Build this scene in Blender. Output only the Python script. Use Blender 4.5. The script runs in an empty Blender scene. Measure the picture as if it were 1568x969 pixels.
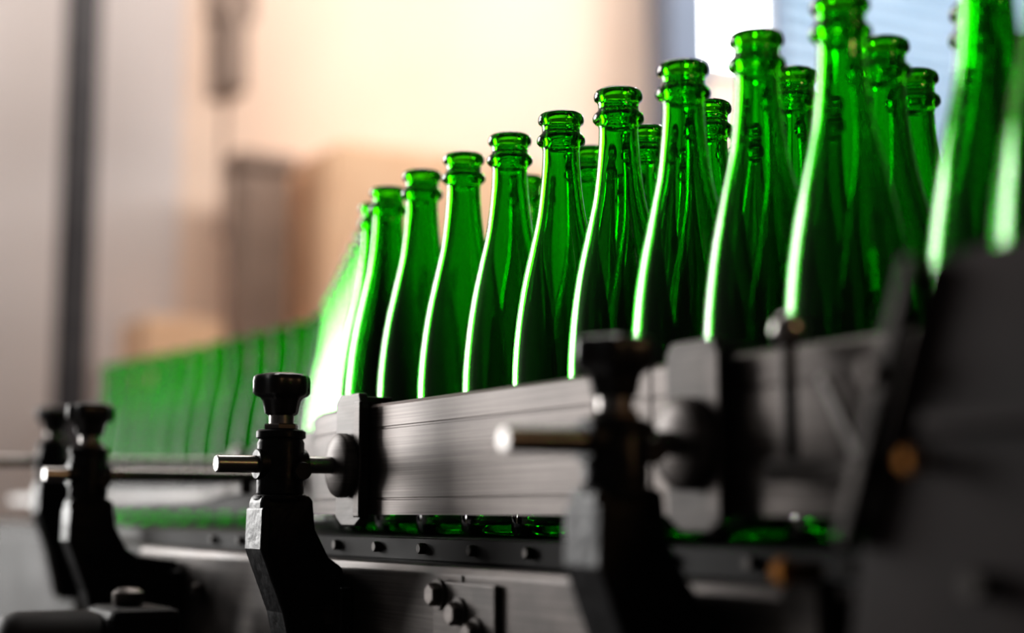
import bpy, bmesh, math, random
from mathutils import Vector, Matrix
random.seed(4)
Z0=1.05   # camera height above floor (m); all belt heights below are relative to it
scene=bpy.context.scene
scene.view_settings.view_transform='Standard'
for lk in ('Medium High Contrast','None'):
    try:
        scene.view_settings.look=lk; break
    except Exception: pass
col=scene.collection

# ---------------------------------------------------------------- materials
def newmat(name):
    m=bpy.data.materials.new(name); m.use_nodes=True
    nt=m.node_tree; nt.nodes.clear()
    out=nt.nodes.new('ShaderNodeOutputMaterial')
    return m,nt,out
def N(nt,t,**kw):
    n=nt.nodes.new(t)
    for k,v in kw.items(): setattr(n,k,v)
    return n
def pbr(name,c1,c2=None,rough=.5,metal=0,scale=20,stretch=(1,1,1),bump=0,rvar=.1,detail=4,spec=.5,scratch=0):
    m,nt,out=newmat(name)
    b=N(nt,'ShaderNodeBsdfPrincipled'); nt.links.new(b.outputs[0],out.inputs[0])
    tc=N(nt,'ShaderNodeTexCoord'); mp=N(nt,'ShaderNodeMapping'); mp.inputs['Scale'].default_value=stretch
    nz=N(nt,'ShaderNodeTexNoise'); nz.inputs['Scale'].default_value=scale; nz.inputs['Detail'].default_value=detail
    nt.links.new(tc.outputs['Object'],mp.inputs[0]); nt.links.new(mp.outputs[0],nz.inputs['Vector'])
    cr=N(nt,'ShaderNodeValToRGB'); cr.color_ramp.elements[0].position=.3; cr.color_ramp.elements[1].position=.7
    cr.color_ramp.elements[0].color=(*c1,1); cr.color_ramp.elements[1].color=(*(c2 or c1),1)
    nt.links.new(nz.outputs['Fac'],cr.inputs[0])
    colout=cr.outputs[0]
    if scratch:
        mp2=N(nt,'ShaderNodeMapping'); mp2.inputs['Scale'].default_value=(30,5,600)
        n2=N(nt,'ShaderNodeTexNoise'); n2.inputs['Scale'].default_value=1.0; n2.inputs['Detail'].default_value=6
        nt.links.new(tc.outputs['Object'],mp2.inputs[0]); nt.links.new(mp2.outputs[0],n2.inputs['Vector'])
        r2=N(nt,'ShaderNodeMapRange'); r2.inputs['From Min'].default_value=.35; r2.inputs['From Max'].default_value=.65
        r2.inputs['To Min'].default_value=1-scratch; r2.inputs['To Max'].default_value=1+scratch
        nt.links.new(n2.outputs['Fac'],r2.inputs[0])
        vm=N(nt,'ShaderNodeVectorMath'); vm.operation='SCALE'
        nt.links.new(colout,vm.inputs[0]); nt.links.new(r2.outputs[0],vm.inputs['Scale']); colout=vm.outputs[0]
    nt.links.new(colout,b.inputs['Base Color'])
    mr=N(nt,'ShaderNodeMapRange'); mr.inputs['To Min'].default_value=max(.02,rough-rvar); mr.inputs['To Max'].default_value=min(1,rough+rvar)
    nt.links.new(nz.outputs['Fac'],mr.inputs[0]); nt.links.new(mr.outputs[0],b.inputs['Roughness'])
    b.inputs['Metallic'].default_value=metal
    b.inputs['Specular IOR Level'].default_value=spec
    if bump:
        bp=N(nt,'ShaderNodeBump'); bp.inputs['Strength'].default_value=bump; bp.inputs['Distance'].default_value=.002
        nt.links.new(nz.outputs['Fac'],bp.inputs['Height']); nt.links.new(bp.outputs[0],b.inputs['Normal'])
    return m
def glassmat():
    m,nt,out=newmat('green_glass')
    fr=N(nt,'ShaderNodeFresnel'); fr.inputs['IOR'].default_value=1.5
    rf=N(nt,'ShaderNodeBsdfRefraction'); rf.inputs['Color'].default_value=(.19,.785,.012,1); rf.inputs['IOR'].default_value=1.5; rf.inputs['Roughness'].default_value=0.0
    gl=N(nt,'ShaderNodeBsdfGlossy'); gl.inputs['Roughness'].default_value=.02; gl.inputs['Color'].default_value=(1,1,1,1)
    mx=N(nt,'ShaderNodeMixShader')
    tc=N(nt,'ShaderNodeTexCoord'); mp=N(nt,'ShaderNodeMapping'); mp.inputs['Scale'].default_value=(1,1,.22)
    nz=N(nt,'ShaderNodeTexNoise'); nz.inputs['Scale'].default_value=38; nz.inputs['Detail'].default_value=0
    oi=N(nt,'ShaderNodeObjectInfo'); ad=N(nt,'ShaderNodeVectorMath'); ad.operation='ADD'
    nt.links.new(tc.outputs['Object'],ad.inputs[0]); nt.links.new(oi.outputs['Random'],ad.inputs[1])
    nt.links.new(ad.outputs[0],mp.inputs[0]); nt.links.new(mp.outputs[0],nz.inputs['Vector'])
    bp=N(nt,'ShaderNodeBump'); bp.inputs['Strength'].default_value=.55; bp.inputs['Distance'].default_value=.002
    nt.links.new(nz.outputs['Fac'],bp.inputs['Height'])
    for s in (fr,rf,gl): nt.links.new(bp.outputs[0],s.inputs['Normal'])
    nt.links.new(fr.outputs[0],mx.inputs[0]); nt.links.new(rf.outputs[0],mx.inputs[1]); nt.links.new(gl.outputs[0],mx.inputs[2])
    nt.links.new(mx.outputs[0],out.inputs[0])
    return m
def farglass():
    # thin-walled green glass: longer path through the wall near the silhouette -> darker there
    m,nt,out=newmat('green_glass_thin')
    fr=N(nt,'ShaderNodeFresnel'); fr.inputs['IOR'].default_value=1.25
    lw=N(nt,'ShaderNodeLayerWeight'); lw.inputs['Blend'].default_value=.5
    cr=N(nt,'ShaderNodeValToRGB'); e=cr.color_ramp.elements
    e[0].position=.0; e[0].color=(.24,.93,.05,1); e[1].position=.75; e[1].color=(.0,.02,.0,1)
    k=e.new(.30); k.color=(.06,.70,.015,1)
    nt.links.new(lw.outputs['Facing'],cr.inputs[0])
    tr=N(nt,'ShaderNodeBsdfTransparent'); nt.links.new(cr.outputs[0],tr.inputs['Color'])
    tl=N(nt,'ShaderNodeBsdfTranslucent'); tl.inputs['Color'].default_value=(.02,.85,.01,1)
    m1=N(nt,'ShaderNodeMixShader'); m1.inputs[0].default_value=.09
    gl=N(nt,'ShaderNodeBsdfGlossy'); gl.inputs['Roughness'].default_value=.03
    mx=N(nt,'ShaderNodeMixShader')
    nt.links.new(tr.outputs[0],m1.inputs[1]); nt.links.new(tl.outputs[0],m1.inputs[2])
    nt.links.new(fr.outputs[0],mx.inputs[0]); nt.links.new(m1.outputs[0],mx.inputs[1]); nt.links.new(gl.outputs[0],mx.inputs[2])
    nt.links.new(mx.outputs[0],out.inputs[0])
    return m
def emis(name,c,s):
    m,nt,out=newmat(name); e=N(nt,'ShaderNodeEmission'); e.inputs[0].default_value=(*c,1); e.inputs[1].default_value=s
    nt.links.new(e.outputs[0],out.inputs[0]); return m

GLASS=glassmat(); FGLASS=farglass()
STEEL=pbr('brushed_steel',(.105,.092,.087),(.205,.182,.172),.44,.88,9,(1,.8,1.2),.10,.10,9,.5,.20)
FRAME=pbr('frame_steel',(.050,.044,.042),(.15,.132,.125),.48,.85,22,(1,.6,1.2),.22,.14,10,.5,.2)
STEELD=pbr('worn_dark_steel',(.030,.026,.025),(.095,.084,.078),.43,.7,35,(1,.4,1),.3,.15,8,.5,.2)
CHROME=pbr('polished_steel',(.32,.30,.29),(.42,.40,.39),.28,1,30,(1,1,1),0,.06)
BLACK=pbr('black_plastic',(.010,.010,.012),(.022,.022,.026),.30,0,60,(1,1,1),.15,.08)
CAST=pbr('black_cast_iron',(.007,.007,.009),(.018,.018,.022),.42,.2,90,(1,1,1),.5,.12,4,.35)
DARKP=pbr('dark_painted_steel',(.008,.007,.008),(.018,.015,.015),.6,.0,12,(1,1,1),.2,.1,4,.2)
GUARD=pbr('brown_painted_steel',(.012,.007,.007),(.030,.018,.017),.55,.1,14,(1,1,1),.2,.1,6,.2)
GLINT=pbr('warm_glint_metal',(.30,.13,.03),(.45,.20,.05),.35,1,30)  # orange metal colour that imitates small warm light streaks
BELT=pbr('slat_belt',(.010,.010,.010),(.025,.023,.022),.6,.0,40,(1,1,1),.2,.1,4,.25)
PEACH=pbr('painted_wall_cream',(.80,.62,.51),(.88,.71,.60),.9,0,.8,(1,1,1))
GREYW=pbr('grey_wall_paint',(.68,.62,.61),(.74,.68,.67),.9,0,.6)
DWALL=pbr('dark_wall_paint',(.10,.10,.10),(.14,.14,.14),.9,0,.6)
COLM=pbr('column_blue_grey',(.12,.15,.21),(.16,.19,.26),.6,0,3)
POLE=pbr('dark_steel_post',(.050,.047,.053),(.08,.075,.08),.6,.2,5)
BRN=pbr('brown_post',(.24,.18,.15),(.32,.24,.20),.8,0,4)
CARD=pbr('cardboard',(.84,.54,.35),(.90,.62,.42),.9,0,3)
SHUT=pbr('blue_shutter',(.34,.46,.58),(.44,.55,.67),.6,0,2)
CONC=pbr('concrete_floor',(.07,.06,.058),(.11,.10,.095),.7,0,3,(1,1,1),.2)
CEIL=pbr('ceiling_paint',(.18,.17,.17),(.22,.21,.20),.9,0,1)
FRAMEW=pbr('window_frame_paint',(.6,.62,.66),(.7,.7,.72),.5,0,3)
SKYP=emis('daylight_glass',(.97,.98,1),12)

# ---------------------------------------------------------------- mesh helpers
def mkobj(name,bm,mat,parent=None,smooth=False,bevel=0,loc=(0,0,0)):
    bmesh.ops.recalc_face_normals(bm,faces=bm.faces)
    me=bpy.data.meshes.new(name); bm.to_mesh(me); bm.free()
    me.materials.append(mat)
    if smooth:
        for p in me.polygons: p.use_smooth=True
    o=bpy.data.objects.new(name,me); col.objects.link(o); o.location=loc
    if bevel:
        b=o.modifiers.new('bevel','BEVEL'); b.width=bevel; b.segments=2; b.limit_method='ANGLE'
    if parent: o.parent=parent
    return o
def empty(name,loc=(0,0,0)):
    e=bpy.data.objects.new(name,None); e.empty_display_size=.05; col.objects.link(e); e.location=loc; return e
def box(name,a,b,mat,parent=None,bevel=0):
    bm=bmesh.new(); bmesh.ops.create_cube(bm,size=1)
    c=[(a[i]+b[i])/2 for i in range(3)]; s=[abs(b[i]-a[i]) for i in range(3)]
    for v in bm.verts: v.co=Vector((v.co.x*s[0],v.co.y*s[1],v.co.z*s[2]))
    return mkobj(name,bm,mat,parent,False,bevel,c)
def lathe_bm(prof,seg=48,axis='z',rfun=None):
    bm=bmesh.new(); rings=[]
    for r,z in prof:
        if r<1e-6: rings.append([bm.verts.new((0,0,z))])
        else:
            rr=[]
            for i in range(seg):
                a=2*math.pi*i/seg; q=r*(rfun(a) if rfun else 1)
                rr.append(bm.verts.new((q*math.cos(a),q*math.sin(a),z)))
            rings.append(rr)
    for A,B in zip(rings[:-1],rings[1:]):
        if len(A)==1 and len(B)==1: continue
        for i in range(seg):
            j=(i+1)%seg
            if len(A)==1: bm.faces.new((A[0],B[i],B[j]))
            elif len(B)==1: bm.faces.new((A[i],A[j],B[0]))
            else: bm.faces.new((A[i],A[j],B[j],B[i]))
    if axis=='x':
        bm.transform(Matrix.Rotation(math.pi/2,4,'Y'))
    if axis=='y':
        bm.transform(Matrix.Rotation(-math.pi/2,4,'X'))
    return bm
def lathe(name,prof,mat,parent=None,loc=(0,0,0),seg=40,axis='z',smooth=True,rfun=None):
    o=mkobj(name,lathe_bm(prof,seg,axis,rfun),mat,parent,smooth,0,loc)
    if smooth:
        try:
            o.data.set_sharp_from_angle(angle=math.radians(40))
        except Exception: pass
    return o
def cylx(name,x0,x1,y,z,r,mat,parent=None,seg=32,ch=.001):
    L=x1-x0
    return lathe(name,[(0,0),(r-ch,0),(r,ch),(r,L-ch),(r-ch,L),(0,L)],mat,parent,(x0,y,z),seg,'x')
def cylz(name,x,y,z0,z1,r,mat,parent=None,seg=32,ch=.001):
    L=z1-z0
    return lathe(name,[(0,0),(r-ch,0),(r,ch),(r,L-ch),(r-ch,L),(0,L)],mat,parent,(x,y,z0),seg,'z')
def prism(name,poly,d0,d1,plane,mat,parent=None,bevel=0,loc=(0,0,0)):
    bm=bmesh.new()
    def P(p,d): return (p[0],d,p[1]) if plane=='xz' else (d,p[0],p[1])
    A=[bm.verts.new(P(p,d0)) for p in poly]; B=[bm.verts.new(P(p,d1)) for p in poly]
    bm.faces.new(A); bm.faces.new(B[::-1]); n=len(poly)
    for i in range(n): bm.faces.new((A[i],A[(i+1)%n],B[(i+1)%n],B[i]))
    return mkobj(name,bm,mat,parent,False,bevel,loc)
def cr(pts,n):
    out=[]
    P=[pts[0]]+list(pts)+[pts[-1]]
    for i in range(1,len(P)-2):
        for k in range(n):
            t=k/n
            out.append(tuple(.5*((2*b)+(-a+c)*t+(2*a-5*b+4*c-d)*t*t+(-a+3*b-3*c+d)*t**3) for a,b,c,d in zip(P[i-1],P[i],P[i+1],P[i+2])))
    out.append(tuple(pts[-1])); return out
def sweep(name,path,section,mat,parent=None,bevel=0,closed=True):
    bm=bmesh.new(); rows=[]
    for i,p in enumerate(path):
        a=Vector(path[max(0,i-1)]); b=Vector(path[min(len(path)-1,i+1)]); t=(b-a).normalized(); n=Vector((t.y,-t.x))
        rows.append([bm.verts.new((p[0]+n.x*o,p[1]+n.y*o,z)) for o,z in section])
    m=len(section)
    for A,B in zip(rows[:-1],rows[1:]):
        for i in range(m if closed else m-1):
            j=(i+1)%m; bm.faces.new((A[i],A[j],B[j],B[i]))
    if closed: bm.faces.new(rows[0]); bm.faces.new(rows[-1][::-1])
    return mkobj(name,bm,mat,parent,False,bevel)

# ---------------------------------------------------------------- bottles
HB=.347; ZB=-.020
out_main=cr([(42,12),(42.2,60),(42,118),(41,145),(38,175),(33.3,204),(27,232),(20.6,260),(17.2,285),(15.6,305),(15.2,316)],5)
outer=[(0,30),(12,27),(24,14),(31,3),(35,0),(38.5,1.2),(41,5)]+out_main+\
 [(15.8,319),(18.2,320.5),(20,322.5),(20.2,324.5),(19.6,327),(17.4,329),(16,331),(15.8,335),(16.4,337.5),(18.6,339),(19.2,341),(19.0,343.5),(18.0,345.6),(16.0,347),(13.4,347),(12.2,345.8),(11.6,342)]
inner=[(11.4,325),(11.4,305)]+[(r-3.6,z) for r,z in reversed(out_main[:-10:1]) if z<292 and z>25]+[(38.2,18),(35,11),(31,10),(25,20),(12,32),(0,35)]
prof=[(r/1000,z/1000) for r,z in outer+inner]
bm=lathe_bm(prof,56); bmesh.ops.recalc_face_normals(bm,faces=bm.faces)
bmesh_me=bpy.data.meshes.new('glass_bottle'); bm.to_mesh(bmesh_me); bm.free(); bmesh_me.materials.append(GLASS)
for p in bmesh_me.polygons: p.use_smooth=True
def bottle(x,y):
    o=bpy.data.objects.new('green_glass_bottle',bmesh_me); col.objects.link(o)
    o.location=(x,y,Z0+ZB); o.rotation_euler=(0,0,random.uniform(0,6.28)); return o
front=[(.630,.527),(.668,.612)]
front+=[(.670,.736+.0848*k) for k in range(0,8)]
for p in front: bottle(*p)
for p in [(.757,.700),(.757,.790),(.752,.880),(.753,.985),(.757,1.078),(.758,1.166),(.768,1.300),
          (.834,.745),(.833,.838),(.828,.935),(.832,1.030),(.835,1.125),(.850,1.245)]:
    bottle(*p)
path=cr([(.672,1.40),(.690,1.47),(.715,1.53),(.746,1.60),(.782,1.70),(.894,2.01),(.988,2.279),(1.035,2.45),(1.03,2.8),(.97,3.50)],30)
def along(path,step,start=0,off=0):
    res=[];acc=start
    L=0
    for a,b in zip(path[:-1],path[1:]):
        va,vb=Vector(a),Vector(b); d=(vb-va).length
        if d<1e-9: continue
        while acc<=L+d:
            q=va.lerp(vb,(acc-L)/d); t=(vb-va).normalized(); n=Vector((t.y,-t.x)); res.append((q.x+n.x*off,q.y+n.y*off)); acc+=step
        L+=d
    return res
cur=[p for p in along(path,.0852,.018)]
near_c=[p for p in cur if p[1]<2.25]
far_c=[p for p in along(path,.095,.9) if p[1]>near_c[-1][1]+.08]
for p in near_c: bottle(*p)
far_c+= [p for p in along(path,.12,.055,.110) if p[1]>1.85]
kept=list(near_c); ff=[]
for p in far_c:
    if all((p[0]-q[0])**2+(p[1]-q[1])**2>.0835**2 for q in kept): kept.append(p); ff.append(p)
bm=bmesh.new()
oprof=[(r/1000,z/1000) for r,z in outer]
base=lathe_bm(oprof,28); tmp=bpy.data.meshes.new('tmp'); base.to_mesh(tmp); base.free()
for p in ff:
    n0=len(bm.verts); bm.from_mesh(tmp); bm.verts.ensure_lookup_table()
    bmesh.ops.translate(bm,verts=bm.verts[n0:],vec=(p[0],p[1],Z0+ZB))
bpy.data.meshes.remove(tmp)
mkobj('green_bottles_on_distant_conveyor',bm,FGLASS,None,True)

# ---------------------------------------------------------------- conveyor
conv=empty('bottling_conveyor',(0,0,0))
def Zs(sec): return [(o,z+Z0) for o,z in sec]
rail_sec=Zs([(0,-.002),(0,.010),(.0007,.0106),(.0007,.0116),(0,.0122),(0,.0690),(.0007,.0696),(.0007,.0710),(0,.0716),(0,.0885),(.003,.0915),(.017,.0915),(.020,.0885),(.020,-.002)])
sweep('guide_rail_straight',[(.565,-.2),(.565,.2),(.565,.80)],rail_sec,STEEL,conv,.0)
sweep('guide_rail_middle',[(.565,.803),(.565,1.0),(.565,1.262)],rail_sec,STEEL,conv,.0)
rp=cr([(.565,1.266),(.585,1.38),(.632,1.50),(.676,1.60),(.756,1.98),(.86,2.3),(.905,2.50),(.90,2.8),(.84,3.5)],10)
kr=[i for i,p in enumerate(rp) if p[1]>1.66][0]
sweep('guide_rail_curved',rp[:kr+1],rail_sec,FRAME,conv,.0)  # darker steel than the straight rail, tones down the assumed window's reflection
sweep('guide_rail_far',rp[kr:],rail_sec,DARKP,conv,.0)  # same rail coloured dark so the assumed window does not glare on it
sweep('guide_rail_lower_bar',cr([(.60,1.62),(.70,1.98),(.80,2.3),(.84,2.50),(.83,2.8),(.77,3.5)],8),Zs([(0,.02),(0,.034),(.012,.034),(.012,.02)]),STEELD,conv)
fpath=cr([(.55,-.4),(.55,.5),(.55,1.0),(.55,1.5),(.565,1.9),(.66,2.35),(.72,2.8),(.70,3.8)],8)
fsec=Zs([(0,-.046),(0,-.30),(.004,-.30),(.004,-.052),(.03,-.052),(.03,-.040),(.004,-.040)])
ks=[i for i,p in enumerate(fpath) if p[1]>1.80][0]
sweep('side_frame',fpath[:ks+1],fsec,FRAME,conv,.0012)
sweep('side_frame_darkened',fpath[ks:],fsec,DARKP,conv,.0012)  # same frame, given a dark colour to suppress glare from the assumed window
sweep('belt_bed',fpath,Zs([(.034,-.024),(.034,-.060),(.80,-.060),(.80,-.024)]),DARKP,conv)
sweep('far_side_frame',fpath,Zs([(.80,-.02),(.80,-.30),(.806,-.30),(.806,-.02)]),FRAME,conv)
sweep('far_guide_rail',fpath,Zs([(.62,.03),(.62,.09),(.63,.09),(.63,.03)]),STEELD,conv)
bm=bmesh.new()
pts=along(fpath,.040,.01,.034)
for a,b in zip(pts[:-1],pts[1:]):
    va,vb=Vector(a),Vector(b); t=(vb-va).normalized(); n=Vector((t.y,-t.x)); vb2=vb-t*.002
    q=[va,vb2,vb2+n*.70,va+n*.70]
    A=[bm.verts.new((v.x,v.y,Z0-.0235)) for v in q]; B=[bm.verts.new((v.x,v.y,Z0-.0203)) for v in q]
    bm.faces.new(B); bm.faces.new(A[::-1])
    for i in range(4): bm.faces.new((A[i],A[(i+1)%4],B[(i+1)%4],B[i]))
mkobj('slat_chain',bm,BELT,conv)
sweep('chain_cover_strip',fpath,Zs([(.0300,-.038),(.0300,-.0215),(.0335,-.0205),(.0335,-.038)]),DARKP,conv)
# roller / link ends seen in the slot between rail and frame
bm=bmesh.new()
for (x,y) in along(fpath,.084,.03,.0275):
    if y>1.7: continue
    tb=lathe_bm([(0,0),(.0035,0),(.0045,.001),(.0045,.005),(0,.005)],14,'x'); tm=bpy.data.meshes.new('t'); tb.to_mesh(tm); tb.free()
    n0=len(bm.verts); bm.from_mesh(tm); bm.verts.ensure_lookup_table(); bmesh.ops.translate(bm,verts=bm.verts[n0:],vec=(x-.003,y,Z0-.0290)); bpy.data.meshes.remove(tm)
mkobj('chain_roller_ends',bm,STEELD,conv)
box('splice_plate',(.5455,.965,Z0-.17),(.5495,1.060,Z0-.0505),FRAME,conv,.0015)
def hexbolt(x,y,z,r=.0085):
    lathe('washer',[(0,0),(r*1.35,0),(r*1.35,.002),(0,.002)],FRAME,conv,(x-.002,y,z),28,'x')
    lathe('hex_bolt',[(0,0),(r*.85,0),(r,.0015),(r,.007),(0,.007)],STEEL,conv,(x-.009,y,z),6,'x',False)
for y,z in [(1.050,-.0605),(1.018,-.073),(.993,-.086),(1.045,-.105),(.975,-.12)]: hexbolt(.5455,y,Z0+z)
for y,z in [(1.30,-.075),(1.36,-.10),(.70,-.075),(.62,-.09),(1.6,-.08)]: hexbolt(.55,y,Z0+z,.007)
box('frame_seam',(.5488,1.02,Z0-.30),(.551,1.0225,Z0-.046),STEELD,conv)
for y,x in [(.2,.56),(1.45,.56),(2.75,.75)]:
    for dx in (.01,.74):
        box('leg',(x+dx,y-.03,.02),(x+dx+.05,y+.03,Z0-.055),STEELD,conv,.003)
        lathe('leg_foot',[(0,0),(.05,0),(.05,.008),(.015,.02),(0,.02)],BLACK,conv,(x+dx+.025,y,0),24)
    box('leg_crossbar',(x+.05,y-.02,.35),(x+.76,y+.02,.39),STEELD,conv,.003)

def rail_bracket(y):
    e=empty('rail_bracket',(0,0,0))
    z=Z0
    prism('bracket_plate',[(y-.027,z-.006),(y-.027,z+.088),(y-.022,z+.1015),(y+.020,z+.1015),(y+.026,z+.094),(y+.026,z-.004),(y+.012,z-.012),(y-.015,z-.012)],.5565,.5645,'yz',STEELD,e,.0015)
    box('bracket_top_hook',(.557,y-.022,z+.0925),(.588,y+.020,z+.0985),STEELD,e,.001)
    box('bracket_edge_strip',(.5535,y-.030,z-.004),(.5565,y-.018,z+.094),FRAME,e,.001)
    return e
rail_bracket(1.243); rail_bracket(.748)

def clamp(y,xc=.495,xr0=.438,xr1=.556,zk=0,xf=.549,kd=0):
    e=empty('rail_clamp',(0,0,0)); z=Z0; zr=z+.040+zk
    cylx('rod',xr0,xr1,y,zr,.0072,CHROME,e)
    lathe('disc_washer',[(0,0),(.012,0),(.020,.003),(.026,.005),(.0275,.007),(.0275,.013),(.026,.0145),(0,.0145)],FRAME,e,(xr1-.0150,y,zr),44,'x')
    prof=[(0,-.027),(.017,-.027),(.0195,-.024),(.0195,.018),(.018,.021),(.0205,.0225),(.0205,.0275),(.0185,.029),(.010,.029),(0,.029)]
    prof=[(a,b-(kd if b>.015 else 0)) for a,b in prof]
    lathe('clamp_block',prof,CAST,e,(xc,y,zr),40,'z',True,lambda a:1+.045*math.cos(4*a))
    cylx('block_boss',xc-.022,xc+.022,y,zr,.013,CAST,e)
    lathe('set_screw_wing',[(0,0),(.007,0),(.008,.004),(.006,.010),(0,.011)],BLACK,e,(xc+.010,y-.027,zr-.006),20,'y')
    cylz('stud',xc,y,zr+.028-kd,zr+.046-kd,.0105,CHROME,e)
    cylz('stud_nut',xc,y,zr+.029-kd,zr+.034-kd,.0150,STEEL,e,6)
    kp=[(0,0),(.011,0),(.0135,.002),(.0145,.007),(.0155,.012),(.0175,.0150),(.0218,.0168),(.0235,.019),(.0237,.029),(.0230,.0325),(.0205,.0345),(.010,.0362),(0,.0365)]
    lathe('knob',kp,BLACK,e,(xc,y,zr+.041-kd),96,'z',True,lambda a:1+.065*math.cos(6*a+.4))
    q=z+zk
    poly=[(xc-.020,q+.014),(xc-.022,q+.008),(xc-.022,q-.030),(xc-.015,q-.048),(xc+.002,q-.088),(xc+.016,q-.150),(xf,q-.150),(xf,z-.052),(xc+.052,z-.046),(xc+.040,q-.038),(xc+.027,q-.014),(xc+.0245,q+.010),(xc+.021,q+.014)]
    poly=[(min(px,xf-.0005),pz) for px,pz in poly]
    cl=[]
    for p in poly:
        if not cl or (abs(cl[-1][0]-p[0])+abs(cl[-1][1]-p[1]))>1e-4: cl.append(p)
    prism('cast_arm',cl,y-.014,y+.016,'xz',CAST,e,.003)
    prism('arm_front_rib',[(xc-.0225,q+.004),(xc-.0235,q-.030),(xc-.003,q-.082),(xc+.012,q-.146),(xc+.020,q-.146),(xc+.004,q-.082),(xc-.015,q-.030),(xc-.015,q+.004)],y-.019,y+.020,'xz',CAST,e,.002)
    cylz('arm_cap',xc,y,q+.010,q+.0145,.0225,CAST,e)
    lathe('arm_bolt',[(0,0),(.008,0),(.009,.002),(.009,.007),(0,.007)],STEELD,e,(xc+.040,y-.021,z-.085),6,'y',False)
    box('mount_foot',(xf-.012,y-.032,z-.150),(xf-.0005,y+.032,z-.062),CAST,e,.002)
    return e
clamp(1.243); clamp(.748,.502,.428,kd=.016)
clamp(1.685,.452,.405,.700,0,.549)
clamp(2.22,.545,.44,.82,.03,.60)

# ---------------------------------------------------------------- right-hand machine parts
g=empty('machine_guard',(0,0,0))
prism('guard_plate',[(.560,Z0-.10),(.545,Z0-.012),(.497,Z0+.108),(.47,Z0+.112),(.20,Z0+.112),(.20,Z0-.30),(.56,Z0-.30)],.500,.505,'yz',GUARD,g,.001)
prism('guard_edge_bar',[(.552,Z0-.012),(.503,Z0+.112),(.497,Z0+.110),(.546,Z0-.016)],.490,.500,'yz',STEELD,g,.001)
box('guard_rib',(.494,.25,Z0+.035),(.500,.50,Z0+.043),GUARD,g,.001)
box('guard_standoff',(.505,.46,Z0-.20),(.5495,.49,Z0-.08),STEELD,g,.002)
cylx('guard_bolt_upper',.484,.490,.522,Z0+.062,.005,STEEL,g)
cylx('guard_bolt_lower',.490,.500,.470,Z0-.03,.006,STEELD,g)
g2=empty('adjusting_lever',(0,0,0))
prism('lever_blade',[(.600,Z0+.028),(.592,Z0+.028),(.618,Z0+.070),(.624,Z0+.070)],.545,.549,'yz',CHROME,g2,.001)
lathe('lever_ball',[(0,-.010),(.005,-.0087),(.0087,-.005),(.010,0),(.0087,.005),(.005,.0087),(0,.010)],CHROME,g2,(.553,.655,Z0+.098),24)
cylz('lever_pin',.553,.655,Z0+.02,Z0+.092,.004,STEELD,g2)
box('lever_clip',(.543,.59,Z0+.016),(.5645,.665,Z0+.028),STEELD,g2,.001)
b=empty('warm_glint',(0,0,0))  # orange shape standing in for a small streak of warm light
cylx('glint_body',.520,.5495,.630,Z0-.030,.005,GLINT,b)
lathe('glint_nut',[(0,0),(.007,0),(.007,.006),(0,.006)],GLINT,b,(.523,.630,Z0-.030),6,'x',False)
box('glint_mount',(.535,.615,Z0-.075),(.5495,.645,Z0-.034),STEELD,b,.002)
b=empty('warm_glint',(0,0,0))  # second stand-in for a warm light streak, on the guard
cylx('glint_body',.484,.4995,.50,Z0+.022,.004,GLINT,b)
lathe('glint_nut',[(0,0),(.005,0),(.005,.005),(0,.005)],GLINT,b,(.486,.50,Z0+.022),6,'x',False)

g=empty('drive_gearbox',(0,0,0))
lathe('motor_body',[(0,0),(.03,0),(.040,.008),(.043,.02),(.043,.085),(.038,.10),(0,.10)],DARKP,g,(.325,1.52,Z0-.135),36,'x')
box('gear_case',(.420,1.47,Z0-.195),(.490,1.57,Z0-.090),DARKP,g,.010)
cylx('drive_shaft',.485,.5495,1.52,Z0-.135,.012,STEEL,g)
box('pedestal',(.35,1.48,.0),(.48,1.56,Z0-.17),DARKP,g,.004)
lathe('oil_cap',[(0,0),(.012,0),(.015,.005),(.015,.014),(.010,.018),(0,.019)],STEEL,g,(.45,1.52,Z0-.091),24)
cylx('hose_connector',.29,.33,1.50,Z0-.125,.014,STEEL,g)
g=empty('control_cabinet',(0,0,0))
box('cabinet_body',(.12,2.35,.05),(.50,2.75,Z0-.005),DARKP,g,.01)
box('cabinet_plinth',(.14,2.37,0),(.48,2.73,.05),BLACK,g)
box('cabinet_door',(.14,2.340,.10),(.48,2.350,Z0-.06),DARKP,g,.003)
cylz('signal_post',.42,2.50,Z0-.006,Z0+.09,.016,BLACK,g)
lathe('stop_button',[(0,0),(.02,0),(.02,.012),(.03,.016),(.03,.026),(.02,.034),(0,.036)],BLACK,g,(.30,2.45,Z0-.006),32)

# ---------------------------------------------------------------- room
X0,X1,Y0,Y1,H=-4,13,-3,9,6
box('floor',(X0,Y0,-.1),(X1,Y1,0),CONC)
box('ceiling',(X0,Y0,H),(X1,Y1,H+.1),CEIL)
box('wall_back',(X0,Y1,0),(X1,Y1+.15,H),PEACH)
box('wall_left',(X0-.15,Y0,0),(X0,Y1+.15,H),DWALL)
box('wall_right',(X1,Y0,0),(X1+.15,Y1+.15,H),DWALL)
w=empty('wall_panelling',(0,0,0))
box('panel',(.2,Y1-.03,.02),(2.90,Y1-.001,H-.02),GREYW,w,.005)
p=empty('steel_post',(0,0,0))
box('post_web',(2.13,8.42,.02),(2.20,8.56,H-.01),POLE,p,.003); box('post_flange_front',(2.09,8.40,.02),(2.24,8.42,H-.01),POLE,p,.002); box('post_flange_rear',(2.09,8.56,.02),(2.24,8.58,H-.01),POLE,p,.002)
box('post_base',(2.02,8.35,0),(2.31,8.63,.02),POLE,p)
p=empty('hanging_hoist',(0,0,0))
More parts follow.
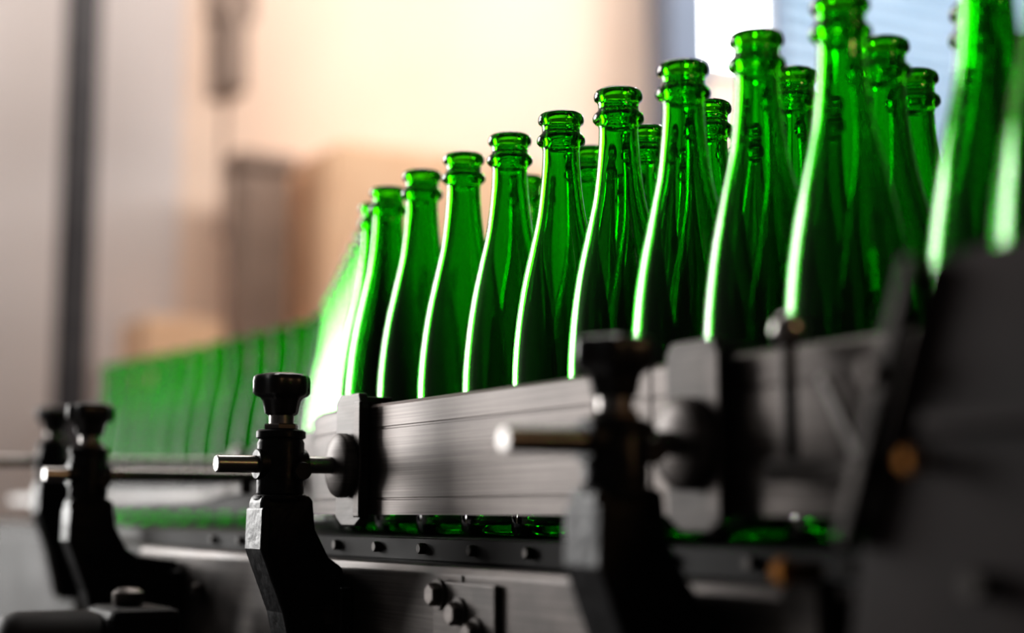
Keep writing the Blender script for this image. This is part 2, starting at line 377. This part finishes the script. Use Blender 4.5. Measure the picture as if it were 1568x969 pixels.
box('hoist_beam',(2.90,8.40,3.9),(3.14,8.60,H-.01),BRN,p,.01); box('hoist_trolley',(2.94,8.35,3.45),(3.08,8.65,3.92),BRN,p,.01); cylz('hoist_chain',3.0,8.5,2.6,3.56,.015,BRN,p)
p=empty('brown_column',(0,0,0))
box('column_shaft',(3.10,8.45,.06),(3.40,8.7,3.05),BRN,p,.01); box('column_base',(3.05,8.40,0),(3.45,8.75,.06),BRN,p); box('column_cap',(3.07,8.42,3.05),(3.43,8.73,3.12),BRN,p)
p=empty('cardboard_box_stack',(0,0,0))
for k,(a,bb) in enumerate([(3.50,4.95),(3.47,4.93),(3.52,4.97)]):
    box('carton_%d'%(k+1),(a,8.0,.15+k*1.0),(bb,8.8,.15+k*1.0+.99),CARD,p,.01)
    box('tape_%d'%(k+1),(a+.68,7.997,.15+k*1.0),(a+.76,8.0,.15+k*1.0+.99),CARD,p)
for i in range(3): box('pallet_runner_%d'%i,(3.5+i*.64,8.0,0),(3.62+i*.64,8.8,.12),BRN,p)
box('pallet_deck',(3.48,7.98,.12),(4.96,8.82,.15),BRN,p)
p=empty('cardboard_box_stack',(0,0,0))
for k in range(2):
    box('carton_%d'%(k+1),(2.52,8.3,.02+k*1.05),(2.95,8.8,.02+k*1.05+1.04),CARD,p,.01)
p=empty('structural_column',(0,0,0))
box('column_shaft',(6.18,8.5,.1),(6.50,8.75,H-.01),COLM,p,.01); box('column_base',(6.13,8.45,0),(6.55,8.8,.1),COLM,p,.01)
p=empty('window_1',(0,0,0))
box('pane',(6.85,Y1-.03,4.35),(7.35,Y1-.02,5.7),SKYP,p)
for a,bb in [((6.78,Y1-.06,4.28),(6.85,Y1-.001,5.77)),((7.35,Y1-.06,4.28),(7.42,Y1-.001,5.77)),((6.78,Y1-.06,4.28),(7.42,Y1-.001,4.35)),((6.78,Y1-.06,5.7),(7.42,Y1-.001,5.77))]:
    box('frame_bar',a,bb,FRAMEW,p)
p=empty('roller_shutter_door',(0,0,0))
for i in range(44):
    zz=.02+i*.13
    prism('slat',[(Y1-.04,zz),(Y1-.09,zz+.03),(Y1-.09,zz+.09),(Y1-.04,zz+.118)],7.52,12.2,'yz',SHUT,p)
box('shutter_jamb_left',(7.44,Y1-.12,0),(7.52,Y1-.001,H-.1),COLM,p); box('shutter_jamb_right',(12.2,Y1-.12,0),(12.28,Y1-.001,H-.1),COLM,p)
p=empty('assumed_window',(0,0,0))  # assumed window out of view, frame added around the bottle-edge light
for xa in (-3.74,-2.92,-2.10,-1.28,-.46):
    box('frame_mullion',(xa-.03,Y1-.10,.6),(xa+.03,Y1-.001,5.4),FRAMEW,p)
box('frame_sill',(-3.77,Y1-.10,.52),(-.43,Y1-.001,.6),FRAMEW,p); box('frame_head',(-3.77,Y1-.10,5.4),(-.43,Y1-.001,5.48),FRAMEW,p)

# ---------------------------------------------------------------- lights
def area(name,loc,target,sx,sy,power,color=(1,1,1)):
    l=bpy.data.lights.new(name,'AREA'); l.shape='RECTANGLE'; l.size=sx; l.size_y=sy; l.energy=power; l.color=color
    o=bpy.data.objects.new(name,l); col.objects.link(o); o.location=loc
    o.rotation_euler=(Vector(target)-Vector(loc)).to_track_quat('-Z','Y').to_euler(); return o
area('back_wall_fill',(4.5,6.2,5.9),(4.8,9,2.6),9,1.2,440,(1,.93,.86))  # unseen area light added to brighten the back wall
area('back_wall_fill',(9.5,6.2,5.9),(9.5,9,2.8),5,1.2,280,(.9,.96,1))  # cooler unseen fill, added for the right part of the back wall
area('assumed_window_fill',(-2.1,8.85,3.0),(-2.1,0,3.0),3.2,4.6,620,(1,.99,.97))  # unseen light added for bottle-edge highlights, as from an assumed window
area('rail_sheen_fill',(1.8,3.4,4.6),(.7,1.2,1.0),2.0,1.2,45,(1,.96,.92))  # unseen overhead fill, added for the sheen along the rail top
area('warm_streak_fill',(1.2,-1.7,2.1),(.7,1.0,1.2),.22,.35,9,(1,.60,.30))  # small unseen light added to put a warm streak on the bottles
w=bpy.data.worlds.new('world'); scene.world=w; w.use_nodes=True
w.node_tree.nodes['Background'].inputs[0].default_value=(1,.90,.85,1); w.node_tree.nodes['Background'].inputs[1].default_value=.035

# ---------------------------------------------------------------- camera
cam=bpy.data.cameras.new('camera'); co=bpy.data.objects.new('camera',cam); col.objects.link(co)
cam.lens=55; cam.sensor_width=36; cam.clip_start=.02
co.location=(0,0,Z0)
p=math.radians(7.13); yaw=-math.atan2(.5014,.8652)
co.rotation_euler=(math.pi/2+p,0,yaw)
cam.dof.use_dof=True; cam.dof.focus_distance=1.27; cam.dof.aperture_fstop=2.0; cam.dof.aperture_blades=0
scene.camera=co
